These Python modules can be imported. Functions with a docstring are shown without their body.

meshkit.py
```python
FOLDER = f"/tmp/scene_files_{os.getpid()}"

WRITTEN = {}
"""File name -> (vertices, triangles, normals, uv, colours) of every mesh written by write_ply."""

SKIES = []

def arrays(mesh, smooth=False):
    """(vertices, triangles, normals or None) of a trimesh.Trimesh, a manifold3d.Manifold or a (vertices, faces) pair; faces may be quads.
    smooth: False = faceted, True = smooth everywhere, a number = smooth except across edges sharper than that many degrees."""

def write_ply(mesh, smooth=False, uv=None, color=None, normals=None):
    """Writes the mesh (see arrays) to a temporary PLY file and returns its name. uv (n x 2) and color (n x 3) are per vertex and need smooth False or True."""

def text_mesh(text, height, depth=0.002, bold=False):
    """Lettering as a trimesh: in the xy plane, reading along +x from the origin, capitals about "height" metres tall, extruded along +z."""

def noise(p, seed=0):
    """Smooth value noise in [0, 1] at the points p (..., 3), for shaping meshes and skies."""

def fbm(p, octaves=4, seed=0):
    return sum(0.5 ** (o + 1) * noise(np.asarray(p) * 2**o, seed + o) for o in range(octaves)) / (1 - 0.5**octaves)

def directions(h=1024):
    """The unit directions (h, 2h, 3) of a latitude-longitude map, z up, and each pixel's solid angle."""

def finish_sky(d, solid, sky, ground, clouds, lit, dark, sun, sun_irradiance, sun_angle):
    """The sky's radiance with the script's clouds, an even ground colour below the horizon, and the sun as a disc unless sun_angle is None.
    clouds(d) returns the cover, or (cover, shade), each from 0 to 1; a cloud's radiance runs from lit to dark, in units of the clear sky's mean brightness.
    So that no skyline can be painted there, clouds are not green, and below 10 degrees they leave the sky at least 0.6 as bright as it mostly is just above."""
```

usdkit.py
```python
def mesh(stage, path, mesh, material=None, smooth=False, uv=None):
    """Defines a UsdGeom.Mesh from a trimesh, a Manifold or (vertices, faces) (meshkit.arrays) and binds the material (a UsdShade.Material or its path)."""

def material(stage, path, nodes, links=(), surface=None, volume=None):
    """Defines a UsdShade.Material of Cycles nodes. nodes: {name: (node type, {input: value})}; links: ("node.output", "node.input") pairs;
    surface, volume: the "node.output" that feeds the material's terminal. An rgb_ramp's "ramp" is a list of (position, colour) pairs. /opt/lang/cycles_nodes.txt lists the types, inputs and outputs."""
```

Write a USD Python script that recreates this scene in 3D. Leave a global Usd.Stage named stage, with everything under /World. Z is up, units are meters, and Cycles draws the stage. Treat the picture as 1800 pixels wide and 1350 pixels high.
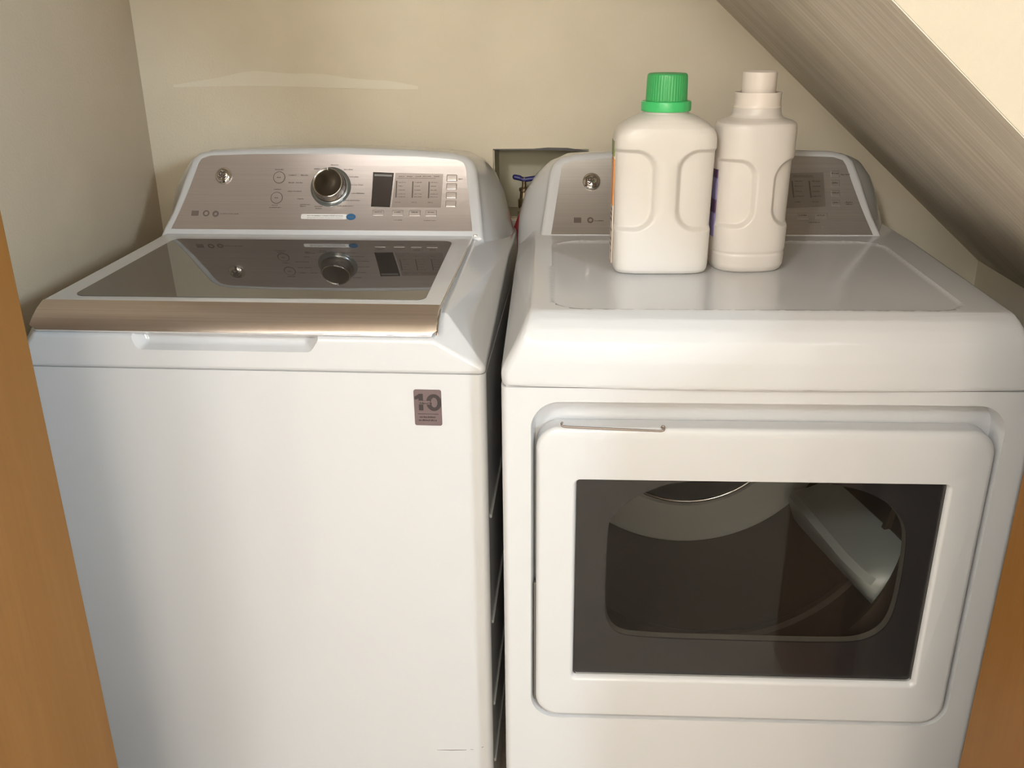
import math, numpy as np, trimesh, usdkit, meshkit
import manifold3d as m3
from manifold3d import Manifold, CrossSection
from shapely.geometry import Polygon
from pxr import Usd, UsdGeom, UsdLux, Gf, Sdf, UsdShade

stage = Usd.Stage.CreateInMemory()
UsdGeom.SetStageUpAxis(stage, UsdGeom.Tokens.z)
UsdGeom.SetStageMetersPerUnit(stage, 1.0)
UsdGeom.Xform.Define(stage, '/World')
UsdGeom.Scope.Define(stage, '/World/Looks')
rng = np.random.default_rng(7)

# ------------------------------------------------------------------ camera, lights, exposure
cam = UsdGeom.Camera.Define(stage, '/World/camera')
R_ = (0.99721, 0.07418, -0.00779); U_ = (-0.01993, 0.36566, 0.93053); W_ = (-0.07188, 0.92779, -0.36612); C_ = (0.12984, -1.19725, 1.32132)
cam.AddTransformOp().Set(Gf.Matrix4d(*R_, 0, *U_, 0, *[-x for x in W_], 0, *C_, 1))
cam.CreateFocalLengthAttr(32.26); cam.CreateHorizontalApertureAttr(36.0); cam.CreateVerticalApertureAttr(27.0)
cam.CreateClippingRangeAttr(Gf.Vec2f(0.02, 50)); cam.CreateExposureAttr(-0.43)

def xf(light, loc, look=None):
    m = Gf.Matrix4d(1)
    if look is not None:
        m.SetLookAt(Gf.Vec3d(*loc), Gf.Vec3d(*look), Gf.Vec3d(0, 0, 1)); m = m.GetInverse()
    else:
        m.SetTranslate(Gf.Vec3d(*loc))
    light.AddTransformOp().Set(m)
# light added near the camera in place of a flash, filling the soffit
fl = UsdLux.SphereLight.Define(stage, '/World/near_fill_light'); fl.CreateRadiusAttr(0.08); fl.CreateIntensityAttr(42.0); fl.CreateColorAttr(Gf.Vec3f(1.0, 0.92, 0.83)); xf(fl, (-0.05, -1.55, 1.48))
# warm lamp standing at the far end of the hall
cl = UsdLux.SphereLight.Define(stage, '/World/hall_lamp'); cl.CreateRadiusAttr(0.26); cl.CreateIntensityAttr(18.0); cl.CreateColorAttr(Gf.Vec3f(1.0, 0.84, 0.70)); xf(cl, (0.22, -2.85, 1.62))
# overhead light added in the hall to raise the neutral fill
hl = UsdLux.SphereLight.Define(stage, '/World/overhead_fill_light'); hl.CreateRadiusAttr(0.14); hl.CreateIntensityAttr(145.0); hl.CreateColorAttr(Gf.Vec3f(0.95, 0.97, 0.98)); xf(hl, (-0.7, -2.3, 2.35))
# daylight through the window in the hall's right wall
dl = UsdLux.RectLight.Define(stage, '/World/window_daylight'); dl.CreateWidthAttr(0.60); dl.CreateHeightAttr(0.50); dl.CreateIntensityAttr(210.0); dl.CreateColorAttr(Gf.Vec3f(0.72, 0.86, 1.0)); xf(dl, (2.46, -2.62, 2.02), (0.0, -0.4, 1.3))
dome = UsdLux.DomeLight.Define(stage, '/World/sky'); dome.CreateIntensityAttr(0.5); dome.CreateColorAttr(Gf.Vec3f(0.8, 0.9, 1.0))

# ------------------------------------------------------------------ materials
def mat(name, nodes, links, surface='p.BSDF'):
    return usdkit.material(stage, '/World/Looks/' + name, nodes, links, surface=surface)
def plain(name, col, rough=0.5, metal=0.0, coat=0.0, **kw):
    return mat(name, {'p': ('principled_bsdf', dict(base_color=col, roughness=rough, metallic=metal, coat_weight=coat, **kw))}, [])
def wall_mat(name, col, col2, scale=3.0, bump=0.25, fine=220.0, rough=0.75):
    return mat(name, {'g': ('geometry', {}), 'n': ('noise_texture', dict(scale=scale, detail=4.0, roughness=0.6)), 'r': ('rgb_ramp', dict(ramp=[(0.35, col), (0.65, col2)])),
        'f': ('noise_texture', dict(scale=fine, detail=2.0)), 'b': ('bump', dict(strength=bump, distance=0.002)), 'p': ('principled_bsdf', dict(roughness=rough))},
        [('g.position', 'n.vector'), ('g.position', 'f.vector'), ('n.fac', 'r.fac'), ('r.color', 'p.base_color'), ('f.fac', 'b.height'), ('b.normal', 'p.normal')])
M = {}
M['enamel'] = plain('white_enamel', (0.57, 0.57, 0.575), 0.16, coat=0.3)
M['plastic_white'] = plain('white_plastic', (0.79, 0.765, 0.735), 0.26)
M['seam'] = plain('seam_grey', (0.10, 0.095, 0.09), 0.6)
M['seam_light'] = plain('seam_light_grey', (0.46, 0.44, 0.42), 0.6)
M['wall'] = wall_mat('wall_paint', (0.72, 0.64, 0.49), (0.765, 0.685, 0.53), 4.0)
M['wall_left_lit'] = wall_mat('wall_paint_left_lit', (0.51, 0.425, 0.31), (0.56, 0.465, 0.34), 3.0, 0.3)  # left wall: its warmer, dimmer light is put into the paint colour
M['wall_patch'] = wall_mat('wall_patch_paint', (0.78, 0.715, 0.575), (0.80, 0.735, 0.595), 6.0, 0.15)
M['cream'] = wall_mat('cream_paint', (0.42, 0.355, 0.265), (0.435, 0.37, 0.275), 2.0, 0.1)
M['hall'] = plain('hall_paint', (0.74, 0.71, 0.64), 0.8)
M['floor'] = wall_mat('floor_boards', (0.46, 0.40, 0.33), (0.54, 0.47, 0.39), 5.0, 0.1)
def brushed(name, c1, c2, rough, metal, sx=2.0, sz=400.0):
    return mat(name, {'g': ('texture_coordinate', {}), 'm': ('mapping', dict(scale=(sx, sz, sz))), 'n': ('noise_texture', dict(scale=1.0, detail=3.0)), 'r': ('rgb_ramp', dict(ramp=[(0.3, c1), (0.7, c2)])),
        'p': ('principled_bsdf', dict(roughness=rough, metallic=metal))}, [('g.object', 'm.vector'), ('m.vector', 'n.vector'), ('n.fac', 'r.fac'), ('r.color', 'p.base_color')])
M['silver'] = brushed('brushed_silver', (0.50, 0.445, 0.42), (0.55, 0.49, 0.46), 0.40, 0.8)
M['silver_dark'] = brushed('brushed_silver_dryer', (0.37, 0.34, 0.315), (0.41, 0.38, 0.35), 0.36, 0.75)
M['trim'] = brushed('brushed_trim', (0.54, 0.45, 0.375), (0.61, 0.51, 0.43), 0.30, 0.85)
M['chrome'] = plain('chrome', (0.78, 0.74, 0.70), 0.10, 1.0)
M['knob'] = plain('smoked_chrome', (0.26, 0.235, 0.205), 0.16, 1.0)
M['knob_ring'] = plain('knob_skirt', (0.27, 0.28, 0.27), 0.22, 0.8)
M['dark'] = plain('dark_print', (0.10, 0.075, 0.06), 0.5)
M['print'] = plain('grey_print', (0.17, 0.13, 0.11), 0.5)
M['area'] = plain('printed_area', (0.33, 0.28, 0.25), 0.4, 0.6)
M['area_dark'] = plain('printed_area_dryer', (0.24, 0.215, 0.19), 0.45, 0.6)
M['display'] = plain('display_black', (0.035, 0.027, 0.022), 0.22)
M['display_strip'] = plain('display_strip', (0.20, 0.19, 0.175), 0.3)
M['button'] = plain('button_silver', (0.55, 0.49, 0.45), 0.3, 0.6)
M['sticker'] = plain('sticker_white', (0.72, 0.69, 0.66), 0.4)
M['sticker_blue'] = plain('sticker_blue', (0.03, 0.11, 0.22), 0.3)
M['badge'] = plain('badge_brown', (0.135, 0.095, 0.095), 0.45)
M['badge_dark'] = plain('badge_dark', (0.036, 0.026, 0.026), 0.55)
M['lid_glass'] = plain('lid_glass', (0.040, 0.037, 0.034), 0.02, ior=2.9)
M['border'] = plain('window_border', (0.036, 0.035, 0.040), 0.14, ior=1.6)
M['liner'] = plain('door_liner', (0.12, 0.11, 0.095), 0.4)
M['pane'] = mat('tinted_pane', {'t': ('transparent_bsdf', dict(color=(0.86, 0.855, 0.84))), 'g': ('glossy_bsdf', dict(color=(1, 1, 1), roughness=0.015)), 'f': ('fresnel', dict(IOR=1.22)), 'm': ('mix_closure', {})},
    [('f.fac', 'm.fac'), ('t.BSDF', 'm.closure1'), ('g.BSDF', 'm.closure2')], surface='m.closure')
M['drum_back'] = plain('drum_back', (0.50, 0.50, 0.47), 0.4)
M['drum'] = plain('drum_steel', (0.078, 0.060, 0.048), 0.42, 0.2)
M['baffle'] = plain('baffle_grey', (0.38, 0.40, 0.385), 0.35)
M['vent'] = plain('vent_dark', (0.06, 0.055, 0.05), 0.4, 0.5)
M['bottle'] = plain('bottle_plastic', (0.70, 0.655, 0.60), 0.34, subsurface_weight=0.15, subsurface_scale=0.02, subsurface_radius=(1.0, 0.8, 0.6))
M['bottle2'] = plain('bottle_plastic_warm', (0.69, 0.635, 0.58), 0.32, subsurface_weight=0.15, subsurface_scale=0.02, subsurface_radius=(1.0, 0.8, 0.6))
M['cap_green'] = plain('green_cap', (0.055, 0.40, 0.12), 0.32)
M['collar_green'] = plain('green_collar', (0.06, 0.52, 0.16), 0.28)
M['cap_white'] = plain('white_cap', (0.76, 0.68, 0.61), 0.38)
M['label_orange'] = plain('label_orange', (0.62, 0.24, 0.06), 0.4)
M['label_paper'] = plain('label_cream', (0.66, 0.56, 0.46), 0.4)
M['label_green'] = plain('label_green', (0.20, 0.24, 0.09), 0.4)
M['label_purple'] = plain('label_purple', (0.22, 0.19, 0.38), 0.4)
M['label_purple_dark'] = plain('label_purple_dark', (0.07, 0.03, 0.09), 0.4)
M['brass'] = plain('valve_brass', (0.34, 0.27, 0.16), 0.35, 0.9)
M['blue'] = plain('handle_blue', (0.035, 0.035, 0.16), 0.4)
M['hose'] = plain('hose_red', (0.36, 0.035, 0.05), 0.45)
M['box_in'] = plain('outlet_box_paint', (0.50, 0.47, 0.35), 0.8)
M['rib'] = plain('rib_white', (0.60, 0.62, 0.60), 0.3)
M['steel'] = plain('slot_steel', (0.30, 0.25, 0.22), 0.35, 0.8)
M['side_panel'] = plain('cabinet_side_grey', (0.40, 0.40, 0.385), 0.35)
M['window_glass'] = mat('hall_window_glass', {'t': ('transparent_bsdf', dict(color=(0.95, 0.97, 0.97))), 'g': ('glossy_bsdf', dict(roughness=0.0)), 'f': ('fresnel', dict(IOR=1.45)), 'm': ('mix_closure', {})},
    [('f.fac', 'm.fac'), ('t.BSDF', 'm.closure1'), ('g.BSDF', 'm.closure2')], surface='m.closure')
M['wood'] = mat('orange_birch', {'g': ('geometry', {}), 'm': ('mapping', dict(scale=(9.0, 9.0, 1.1))), 'n': ('noise_texture', dict(scale=2.2, detail=5.0, roughness=0.6, distortion=0.4)),
    'm2': ('mapping', dict(scale=(160.0, 160.0, 5.0))), 'n2': ('noise_texture', dict(scale=1.0, detail=3.0)), 'a': ('mix_float', dict(fac=0.3)),
    'r': ('rgb_ramp', dict(ramp=[(0.30, (0.205, 0.090, 0.017)), (0.52, (0.226, 0.101, 0.021)), (0.72, (0.246, 0.114, 0.026))])), 'p': ('principled_bsdf', dict(roughness=0.55, specular_ior_level=0.3))},
    [('g.position', 'm.vector'), ('m.vector', 'n.vector'), ('g.position', 'm2.vector'), ('m2.vector', 'n2.vector'), ('n.fac', 'a.a'), ('n2.fac', 'a.b'), ('a.result', 'r.fac'), ('r.color', 'p.base_color')])
# combed paint on the stair soffit: fine ridges along the slope
SL = math.atan2(0.496, 0.564)
M['soffit'] = mat('combed_paint', {'g': ('geometry', {}), 'rot': ('mapping', dict(rotation=(0.0, -SL, 0.0))), 'm': ('mapping', dict(scale=(2.5, 85.0, 2.5))), 'n': ('noise_texture', dict(scale=1.0, detail=3.0, roughness=0.65)),
    'm2': ('mapping', dict(scale=(3.0, 14.0, 3.0))), 'n2': ('noise_texture', dict(scale=1.0, detail=3.0)), 'a': ('mix_float', dict(fac=0.4)),
    'r': ('rgb_ramp', dict(ramp=[(0.3, (0.50, 0.455, 0.375)), (0.5, (0.62, 0.56, 0.465)), (0.72, (0.76, 0.69, 0.58))])),
    'b': ('bump', dict(strength=0.6, distance=0.003)), 'p': ('principled_bsdf', dict(roughness=0.6))},
    [('g.position', 'rot.vector'), ('rot.vector', 'm.vector'), ('m.vector', 'n.vector'), ('rot.vector', 'm2.vector'), ('m2.vector', 'n2.vector'), ('n.fac', 'a.a'), ('n2.fac', 'a.b'), ('a.result', 'r.fac'), ('r.color', 'p.base_color'), ('n.fac', 'b.height'), ('b.normal', 'p.normal')])

# ------------------------------------------------------------------ helpers
used = {}
def fresh(parent, name):
    n = used.get((parent, name), 0); used[(parent, name)] = n + 1
    return f'{parent}/{name}' if n == 0 else f'{parent}/{name}_{n:03d}'
def data(prim, **kw):
    for k, v in kw.items():
        if v: prim.SetCustomDataByKey(k, v)
def pth(parent):
    return '/World' if parent is None else str(parent.GetPath())
def obj(name, mesh, m, parent=None, smooth=35, label=None, category=None, group=None, kind=None, off=(0, 0, 0)):
    v, f = tri(mesh)
    t = trimesh.Trimesh(v + np.asarray(off, float), f, process=False)
    p = usdkit.mesh(stage, fresh(pth(parent), name), t, M[m], smooth=smooth).GetPrim()
    data(p, label=label, category=category, group=group, kind=kind)
    return p
def struct(name, mesh, m, parent=None, smooth=False, label=None):
    return obj(name, mesh, m, parent, smooth, label=label, kind=None if parent else 'structure')
def thing(name, label, category, loc, rotz=0.0, group=None):
    x = UsdGeom.Xform.Define(stage, fresh('/World', name)); x.AddTranslateOp().Set(Gf.Vec3d(*loc))
    if rotz: x.AddRotateZOp().Set(math.degrees(rotz))
    data(x.GetPrim(), label=label, category=category, group=group)
    return x.GetPrim()
def tri(mesh):
    if hasattr(mesh, 'to_mesh'):
        m = mesh.to_mesh(); return np.array(m.vert_properties[:, :3], float), np.array(m.tri_verts)
    if isinstance(mesh, tuple): return np.asarray(mesh[0], float), np.asarray(mesh[1])
    return np.array(mesh.vertices, float), np.array(mesh.faces)
def cat(*ms):
    vs, fs, n = [], [], 0
    for m in ms:
        v, f = tri(m); vs.append(v); fs.append(f + n); n += len(v)
    return np.vstack(vs), np.vstack(fs)
def mapv(mesh, fn):
    v, f = tri(mesh); return fn(v), f
def box(x0, x1, y0, y1, z0, z1):
    return Manifold.cube((x1 - x0, y1 - y0, z1 - z0)).translate((x0, y0, z0))
def ball(c, r, n=20):
    return Manifold.sphere(r, n).translate(tuple(c))
def hull(pts, r, n=20):
    return Manifold.batch_hull([ball(c, r, n) for c in pts])
def rbox(x0, x1, y0, y1, z0, z1, r, n=20):
    return hull([(x, y, z) for x in (x0 + r, x1 - r) for y in (y0 + r, y1 - r) for z in (z0 + r, z1 - r)], r, n)
def rrect(x0, x1, z0, z1, r, n=10):
    out = []
    for cx, cz, a in ((x1 - r, z0 + r, -90), (x1 - r, z1 - r, 0), (x0 + r, z1 - r, 90), (x0 + r, z0 + r, 180)):
        for k in range(n + 1):
            t = math.radians(a + 90 * k / n); out.append((cx + r * math.cos(t), cz + r * math.sin(t)))
    return np.array(out)
def ext_y(poly, y0, y1, hole=None):
    """A polygon in (x, z) extruded from y0 to y1."""
    cs = [np.asarray(poly)] + ([np.asarray(hole)[::-1]] if hole is not None else [])
    m = Manifold.extrude(CrossSection([c.tolist() for c in cs], m3.FillRule.EvenOdd), y1 - y0)
    return m.rotate((90, 0, 0)).translate((0, y1, 0))
def ext_z(poly, z0, z1):
    return Manifold.extrude(CrossSection([np.asarray(poly).tolist()]), z1 - z0).translate((0, 0, z0))
def loft(rings, cap0=True, cap1=True, closed=True):
    rings = [np.asarray(r, float) for r in rings]; n = len(rings[0]); v = np.vstack(rings); f = []
    for k in range(len(rings) - 1):
        for i in range(n if closed else n - 1):
            a, b = k * n + i, k * n + (i + 1) % n
            f += [(a, b, b + n), (a, b + n, a + n)]
    def cap(k, flip):
        nonlocal v
        c = len(v); v = np.vstack([v, rings[k].mean(0)])
        for i in range(n):
            t = (c, k * n + (i + 1) % n, k * n + i); f.append(t[::-1] if flip else t)
    if cap0: cap(0, False)
    if cap1: cap(len(rings) - 1, True)
    return v, np.array(f)
def lathe(prof, n=64):
    """(r, h) profile turned about +z."""
    t = np.arange(n) / n * 2 * np.pi
    return loft([np.c_[r * np.cos(t), r * np.sin(t), np.full(n, h)] for r, h in prof])
def tube(path, r, n=14):
    path = np.asarray(path, float); rr = np.broadcast_to(r, len(path)); rings = []
    T = np.gradient(path, axis=0); T /= np.linalg.norm(T, axis=1, keepdims=True)
    a = np.cross(T[0], (0.3, 0.2, 0.9)); a /= np.linalg.norm(a)
    for p, t, q in zip(path, T, rr):
        a = a - t * (a @ t); a /= np.linalg.norm(a); b = np.cross(t, a)
        ang = np.arange(n) / n * 2 * np.pi
        rings.append(p + q * (np.cos(ang)[:, None] * a + np.sin(ang)[:, None] * b))
    return loft(rings)
def smooth_path(pts, n=24):
    from scipy.interpolate import CubicSpline
    pts = np.asarray(pts, float); t = np.r_[0, np.cumsum(np.linalg.norm(np.diff(pts, axis=0), axis=1))]
    return CubicSpline(t, pts)(np.linspace(0, t[-1], n))
def resample(path, n):
    path = np.asarray(path, float); t = np.r_[0, np.cumsum(np.linalg.norm(np.diff(path, axis=0), axis=1))]
    return np.stack([np.interp(np.linspace(0, t[-1], n), t, path[:, k]) for k in range(path.shape[1])], 1)
def sstep(x):
    x = np.clip(x, 0, 1); return x * x * (3 - 2 * x)

# ------------------------------------------------------------------ the closet and the hall
YB, XL, XR, YF = 0.70, -0.767, 0.938, -0.30          # back wall, side walls, front (header) plane
def soff(x): return 1.359 - 0.8794 * (x - 0.374)       # height of the sloped stair soffit
bx0, bx1, bz0, bz1 = -0.052, 0.142, 0.944, 1.084       # the hole for the plumbing
wb = box(XL - 0.1, XR + 0.1, YB, YB + 0.12, 0, 2.6) - box(bx0, bx1, YB - 0.1, YB + 0.5, bz0, bz1)
w_back = struct('wall_back', wb, 'wall')
obx = thing('wall_outlet_box', 'recessed plumbing box cut into the back wall between the two machines', 'wall box', ((bx0 + bx1) / 2, YB + 0.05, bz0))
o = (-(bx0 + bx1) / 2, -(YB + 0.05), -bz0)
obj('box_lining', box(bx0, bx1, YB + 0.004, YB + 0.11, bz0, bz1) - box(bx0 + 0.003, bx1 - 0.003, YB - 0.02, YB + 0.105, bz0 + 0.003, bz1 - 0.003), 'box_in', obx, False, off=o)
obj('lower_flange', rbox(bx0 - 0.012, bx1 + 0.012, YB - 0.006, YB + 0.002, bz0 - 0.055, bz0 - 0.002, 0.0025, 8), 'plastic_white', obx, label='white plastic lower flange', off=o)
edge = [(-0.052, 0), (0.03, 0.0006), (0.06, 0.003), (0.10, 0.0022), (0.142, -0.004), (0.142, -0.006), (0.08, -0.0025), (-0.052, -0.002)]
obj('torn_edge', ext_y([(x, bz1 + z) for x, z in edge][::-1], YB - 0.0012, YB + 0.002), 'seam', obx, False, label='dark torn drywall edge', off=o)
# the lighter smear of filler on the wall
sm = []
for k in range(60):
    u = k / 59; sm.append((-0.70 + 0.50 * u, 1.205 + 0.003 * math.sin(5 * u) - 0.002 * u))
top = [(-0.70 + 0.50 * u, 1.205 + 0.003 * math.sin(5 * u) + 0.026 * math.sin(math.pi * min(u * 0.72 + 0.25, 1)) ** 0.7 * (0.25 + 0.75 * sstep(u * 3)) + 0.0015 * math.sin(23 * u)) for u in np.linspace(0, 1, 60)]
obj('filler_patch', ext_y(sm + top[::-1], YB - 0.0012, YB + 0.001), 'wall_patch', w_back, False, label='pale smear of filler on the wall')
struct('wall_left', box(XL - 0.1, XL, YF + 0.03, YB + 0.1, 0, 2.6), 'wall_left_lit')
struct('wall_right', box(XR, XR + 0.1, YF + 0.03, YB + 0.1, 0, 1.2), 'wall')
xs0 = -0.70
c = math.cos(SL); s = math.sin(SL)
struct('ceiling', ext_y([(xs0, soff(xs0)), (xs0, soff(xs0) + 0.06), (1.10, soff(1.10) + 0.06), (1.10, soff(1.10))], YF + 0.001, YB + 0.05), 'soffit', label='sloped underside of the stairs with combed paint')
hdr = [(-0.62, soff(-0.62)), (0.648, soff(0.648)), (0.648, 0.0), (2.40, 0.0), (2.40, 2.60), (-0.62, 2.60)]
struct('wall_front', ext_y([(x, z + (0.0015 if 0.1 < z < 2.5 else 0.0)) for x, z in hdr][::-1], YF, YF + 0.09), 'cream', label='bright cream wall above the sloped opening')
struct('wall_front', ext_y([(-2.2, 0), (-0.535, 0), (-0.535, 2.6), (-2.2, 2.6)], YF, YF + 0.09), 'cream')
struct('floor', box(-2.2, 2.4, -3.3, YB + 0.12, -0.05, 0.0), 'floor')
struct('ceiling_hall', box(-2.2, 2.4, -3.3, YF, 2.6, 2.65), 'hall')
struct('wall_hall_rear', box(-2.2, 2.4, -3.35, -3.3, 0, 2.6), 'hall')
struct('wall_hall_left', box(-2.25, -2.2, -3.3, YF, 0, 2.6), 'hall')
struct('wall_hall_right', box(2.40, 2.5, -3.3, YF, 0, 2.6) - box(2.3, 2.6, -3.00, -2.24, 1.68, 2.36), 'hall')
wn = UsdGeom.Xform.Define(stage, '/World/window_1').GetPrim(); data(wn, kind='structure')
obj('window_frame', box(2.39, 2.44, -3.03, -2.21, 1.65, 2.39) - box(2.3, 2.6, -2.97, -2.27, 1.71, 2.33), 'plastic_white', wn, False)
obj('pane', box(2.415, 2.418, -2.97, -2.27, 1.71, 2.33), 'window_glass', wn, False)

# folded bifold doors standing in the opening
d = thing('door_1', 'orange brown wooden door leaf at the left edge, in front of the washer', 'door', (-0.513, -0.45, 0.0)); data(d, kind='structure')
obj('door_leaf', rbox(-0.018, 0.018, -0.20, 0.20, 0.01, 2.03, 0.003, 8), 'wood', d)
d = thing('door_2', 'orange brown wooden door leaf at the right edge, beside the dryer', 'door', (0.629, -0.445, 0.0)); data(d, kind='structure')
obj('door_leaf', rbox(-0.018, 0.018, -0.175, 0.175, 0.01, soff(0.64) - 0.03, 0.003, 8), 'wood', d)

# ------------------------------------------------------------------ shared console builder
TILT = math.radians(30); ST, CT = math.sin(TILT), math.cos(TILT)
def con(mesh, K):
    """(x across, s up the sloped face, n out of it) -> machine coordinates."""
    xc, yc, zc = K
    def go(v):
        q = np.clip(v[:, 1] / 0.145, 0, 1); n = v[:, 2] - 0.006 * 4 * q * (1 - q)      # the face is slightly hollow
        return np.c_[xc + v[:, 0], yc + v[:, 1] * ST - n * CT, zc + v[:, 1] * CT + n * ST]
    return mapv(mesh, go)
def flat(poly, n0=0.0006, n1=None):
    poly = np.asarray(poly, float)
    m = Manifold.extrude(CrossSection([poly.tolist()], m3.FillRule.NonZero), 0.001 if n1 is None else n1).translate((0, 0, n0))
    if np.ptp(poly[:, 1]) > 0.03:
        lo, hi = poly[:, 1].min(), poly[:, 1].max(); parts = []; k = 14
        for i in range(k):
            a, b = lo + (hi - lo) * i / k, lo + (hi - lo) * (i + 1) / k
            parts.append(m ^ box(-1, 1, a - (0.01 if i == 0 else 0), b + (0.01 if i == k - 1 else 0), -1, 1))
        v, f = cat(*parts); t = trimesh.Trimesh(v, f, process=False); t.merge_vertices(digits_vertex=7)
        c = t.triangles_center; nrm = t.face_normals                      # drop the walls between the strips
        keep = np.ones(len(c), bool)
        for i in range(1, k): keep &= ~((np.abs(c[:, 1] - (lo + (hi - lo) * i / k)) < 1e-6) & (np.abs(nrm[:, 1]) > 0.99))
        return np.array(t.vertices), np.array(t.faces)[keep]
    return m
def rect(x0, x1, s0, s1): return [(x0, s0), (x1, s0), (x1, s1), (x0, s1)]
def disc(x, s_, r, n=40): return [(x + r * math.cos(t), s_ + r * math.sin(t)) for t in np.arange(n) / n * 2 * np.pi]
def annulus(x, s_, r0, r1, n0=0.0006, n1=0.0006):
    return Manifold.extrude(CrossSection([disc(x, s_, r1), disc(x, s_, r0)[::-1]], m3.FillRule.EvenOdd), n1).translate((0, 0, n0))
def words(x, s_, length, h=0.0016, n0=0.0005, seed=0):
    """Print too small to read in the photograph: short strokes, one per letter."""
    r = np.random.default_rng(seed + 11); out = []; u = x
    while u < x + length - 0.0006:
        w = r.uniform(0.0007, 0.0012); hh = h * r.choice([0.7, 0.7, 1.0])
        out.append(flat(rect(u, u + w, s_, s_ + hh), n0, 0.0003)); u += w + r.choice([0.0004, 0.0004, 0.0004, 0.0012])
    return cat(*out)
def text(t, x, s_, h, n0=0.0005, bold=False, centre=False):
    m = meshkit.text_mesh(t, h, 0.0004, bold)
    if centre: x -= m.extents[0] / 2
    return mapv(m, lambda v: v + (x, s_, n0))
def emblem(x, s_, K, T, off):
    """Round chrome badge with a ring and two script initials."""
    b = lathe([(0.0001, 0.0), (0.0158, 0.0), (0.0158, 0.0015), (0.0140, 0.0042), (0.0105, 0.0066), (0.006, 0.0079), (0.0001, 0.0083)][::1], 48)
    p = obj('emblem', con(mapv(b, lambda v: v + (x, s_, 0.0005)), K), 'chrome', T, 50, label='round chrome badge with script initials', off=off)
    def onto(path, r):
        q = np.array([(x + a, s_ + b_, 0.0005 + 0.0083 - 34.0 * (a * a + b_ * b_) * 0.62 + 0.0002) for a, b_ in path]); return tube(q, r, 6)
    ring = [(0.0100 * math.cos(t), 0.0100 * math.sin(t)) for t in np.linspace(0, 2 * math.pi, 49)]
    G_ = smooth_path([(-0.0008, 0.0032), (-0.0030, 0.0052), (-0.0056, 0.0028), (-0.0052, -0.0010), (-0.0024, -0.0014), (-0.0010, 0.0012), (-0.0016, -0.0040), (-0.0040, -0.0056), (-0.0062, -0.0036)], 40)
    E_ = smooth_path([(0.0058, 0.0034), (0.0036, 0.0056), (0.0016, 0.0036), (0.0030, 0.0008), (0.0048, 0.0006), (0.0022, -0.0004), (0.0010, -0.0034), (0.0032, -0.0056), (0.0062, -0.0030)], 40)
    sw = [[(0.0080 * math.cos(t), 0.0080 * math.sin(t)) for t in np.linspace(a, a + 0.9, 8)] for a in (0.35, 1.92, 3.49, 5.06)]
    obj('script_initials', con(cat(onto(ring, 0.0009), onto(G_, 0.0013), onto(E_, 0.0013), *[onto(q, 0.0005) for q in sw]), K), 'dark', p, label='dark script initials inside a ring', off=off)
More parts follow.
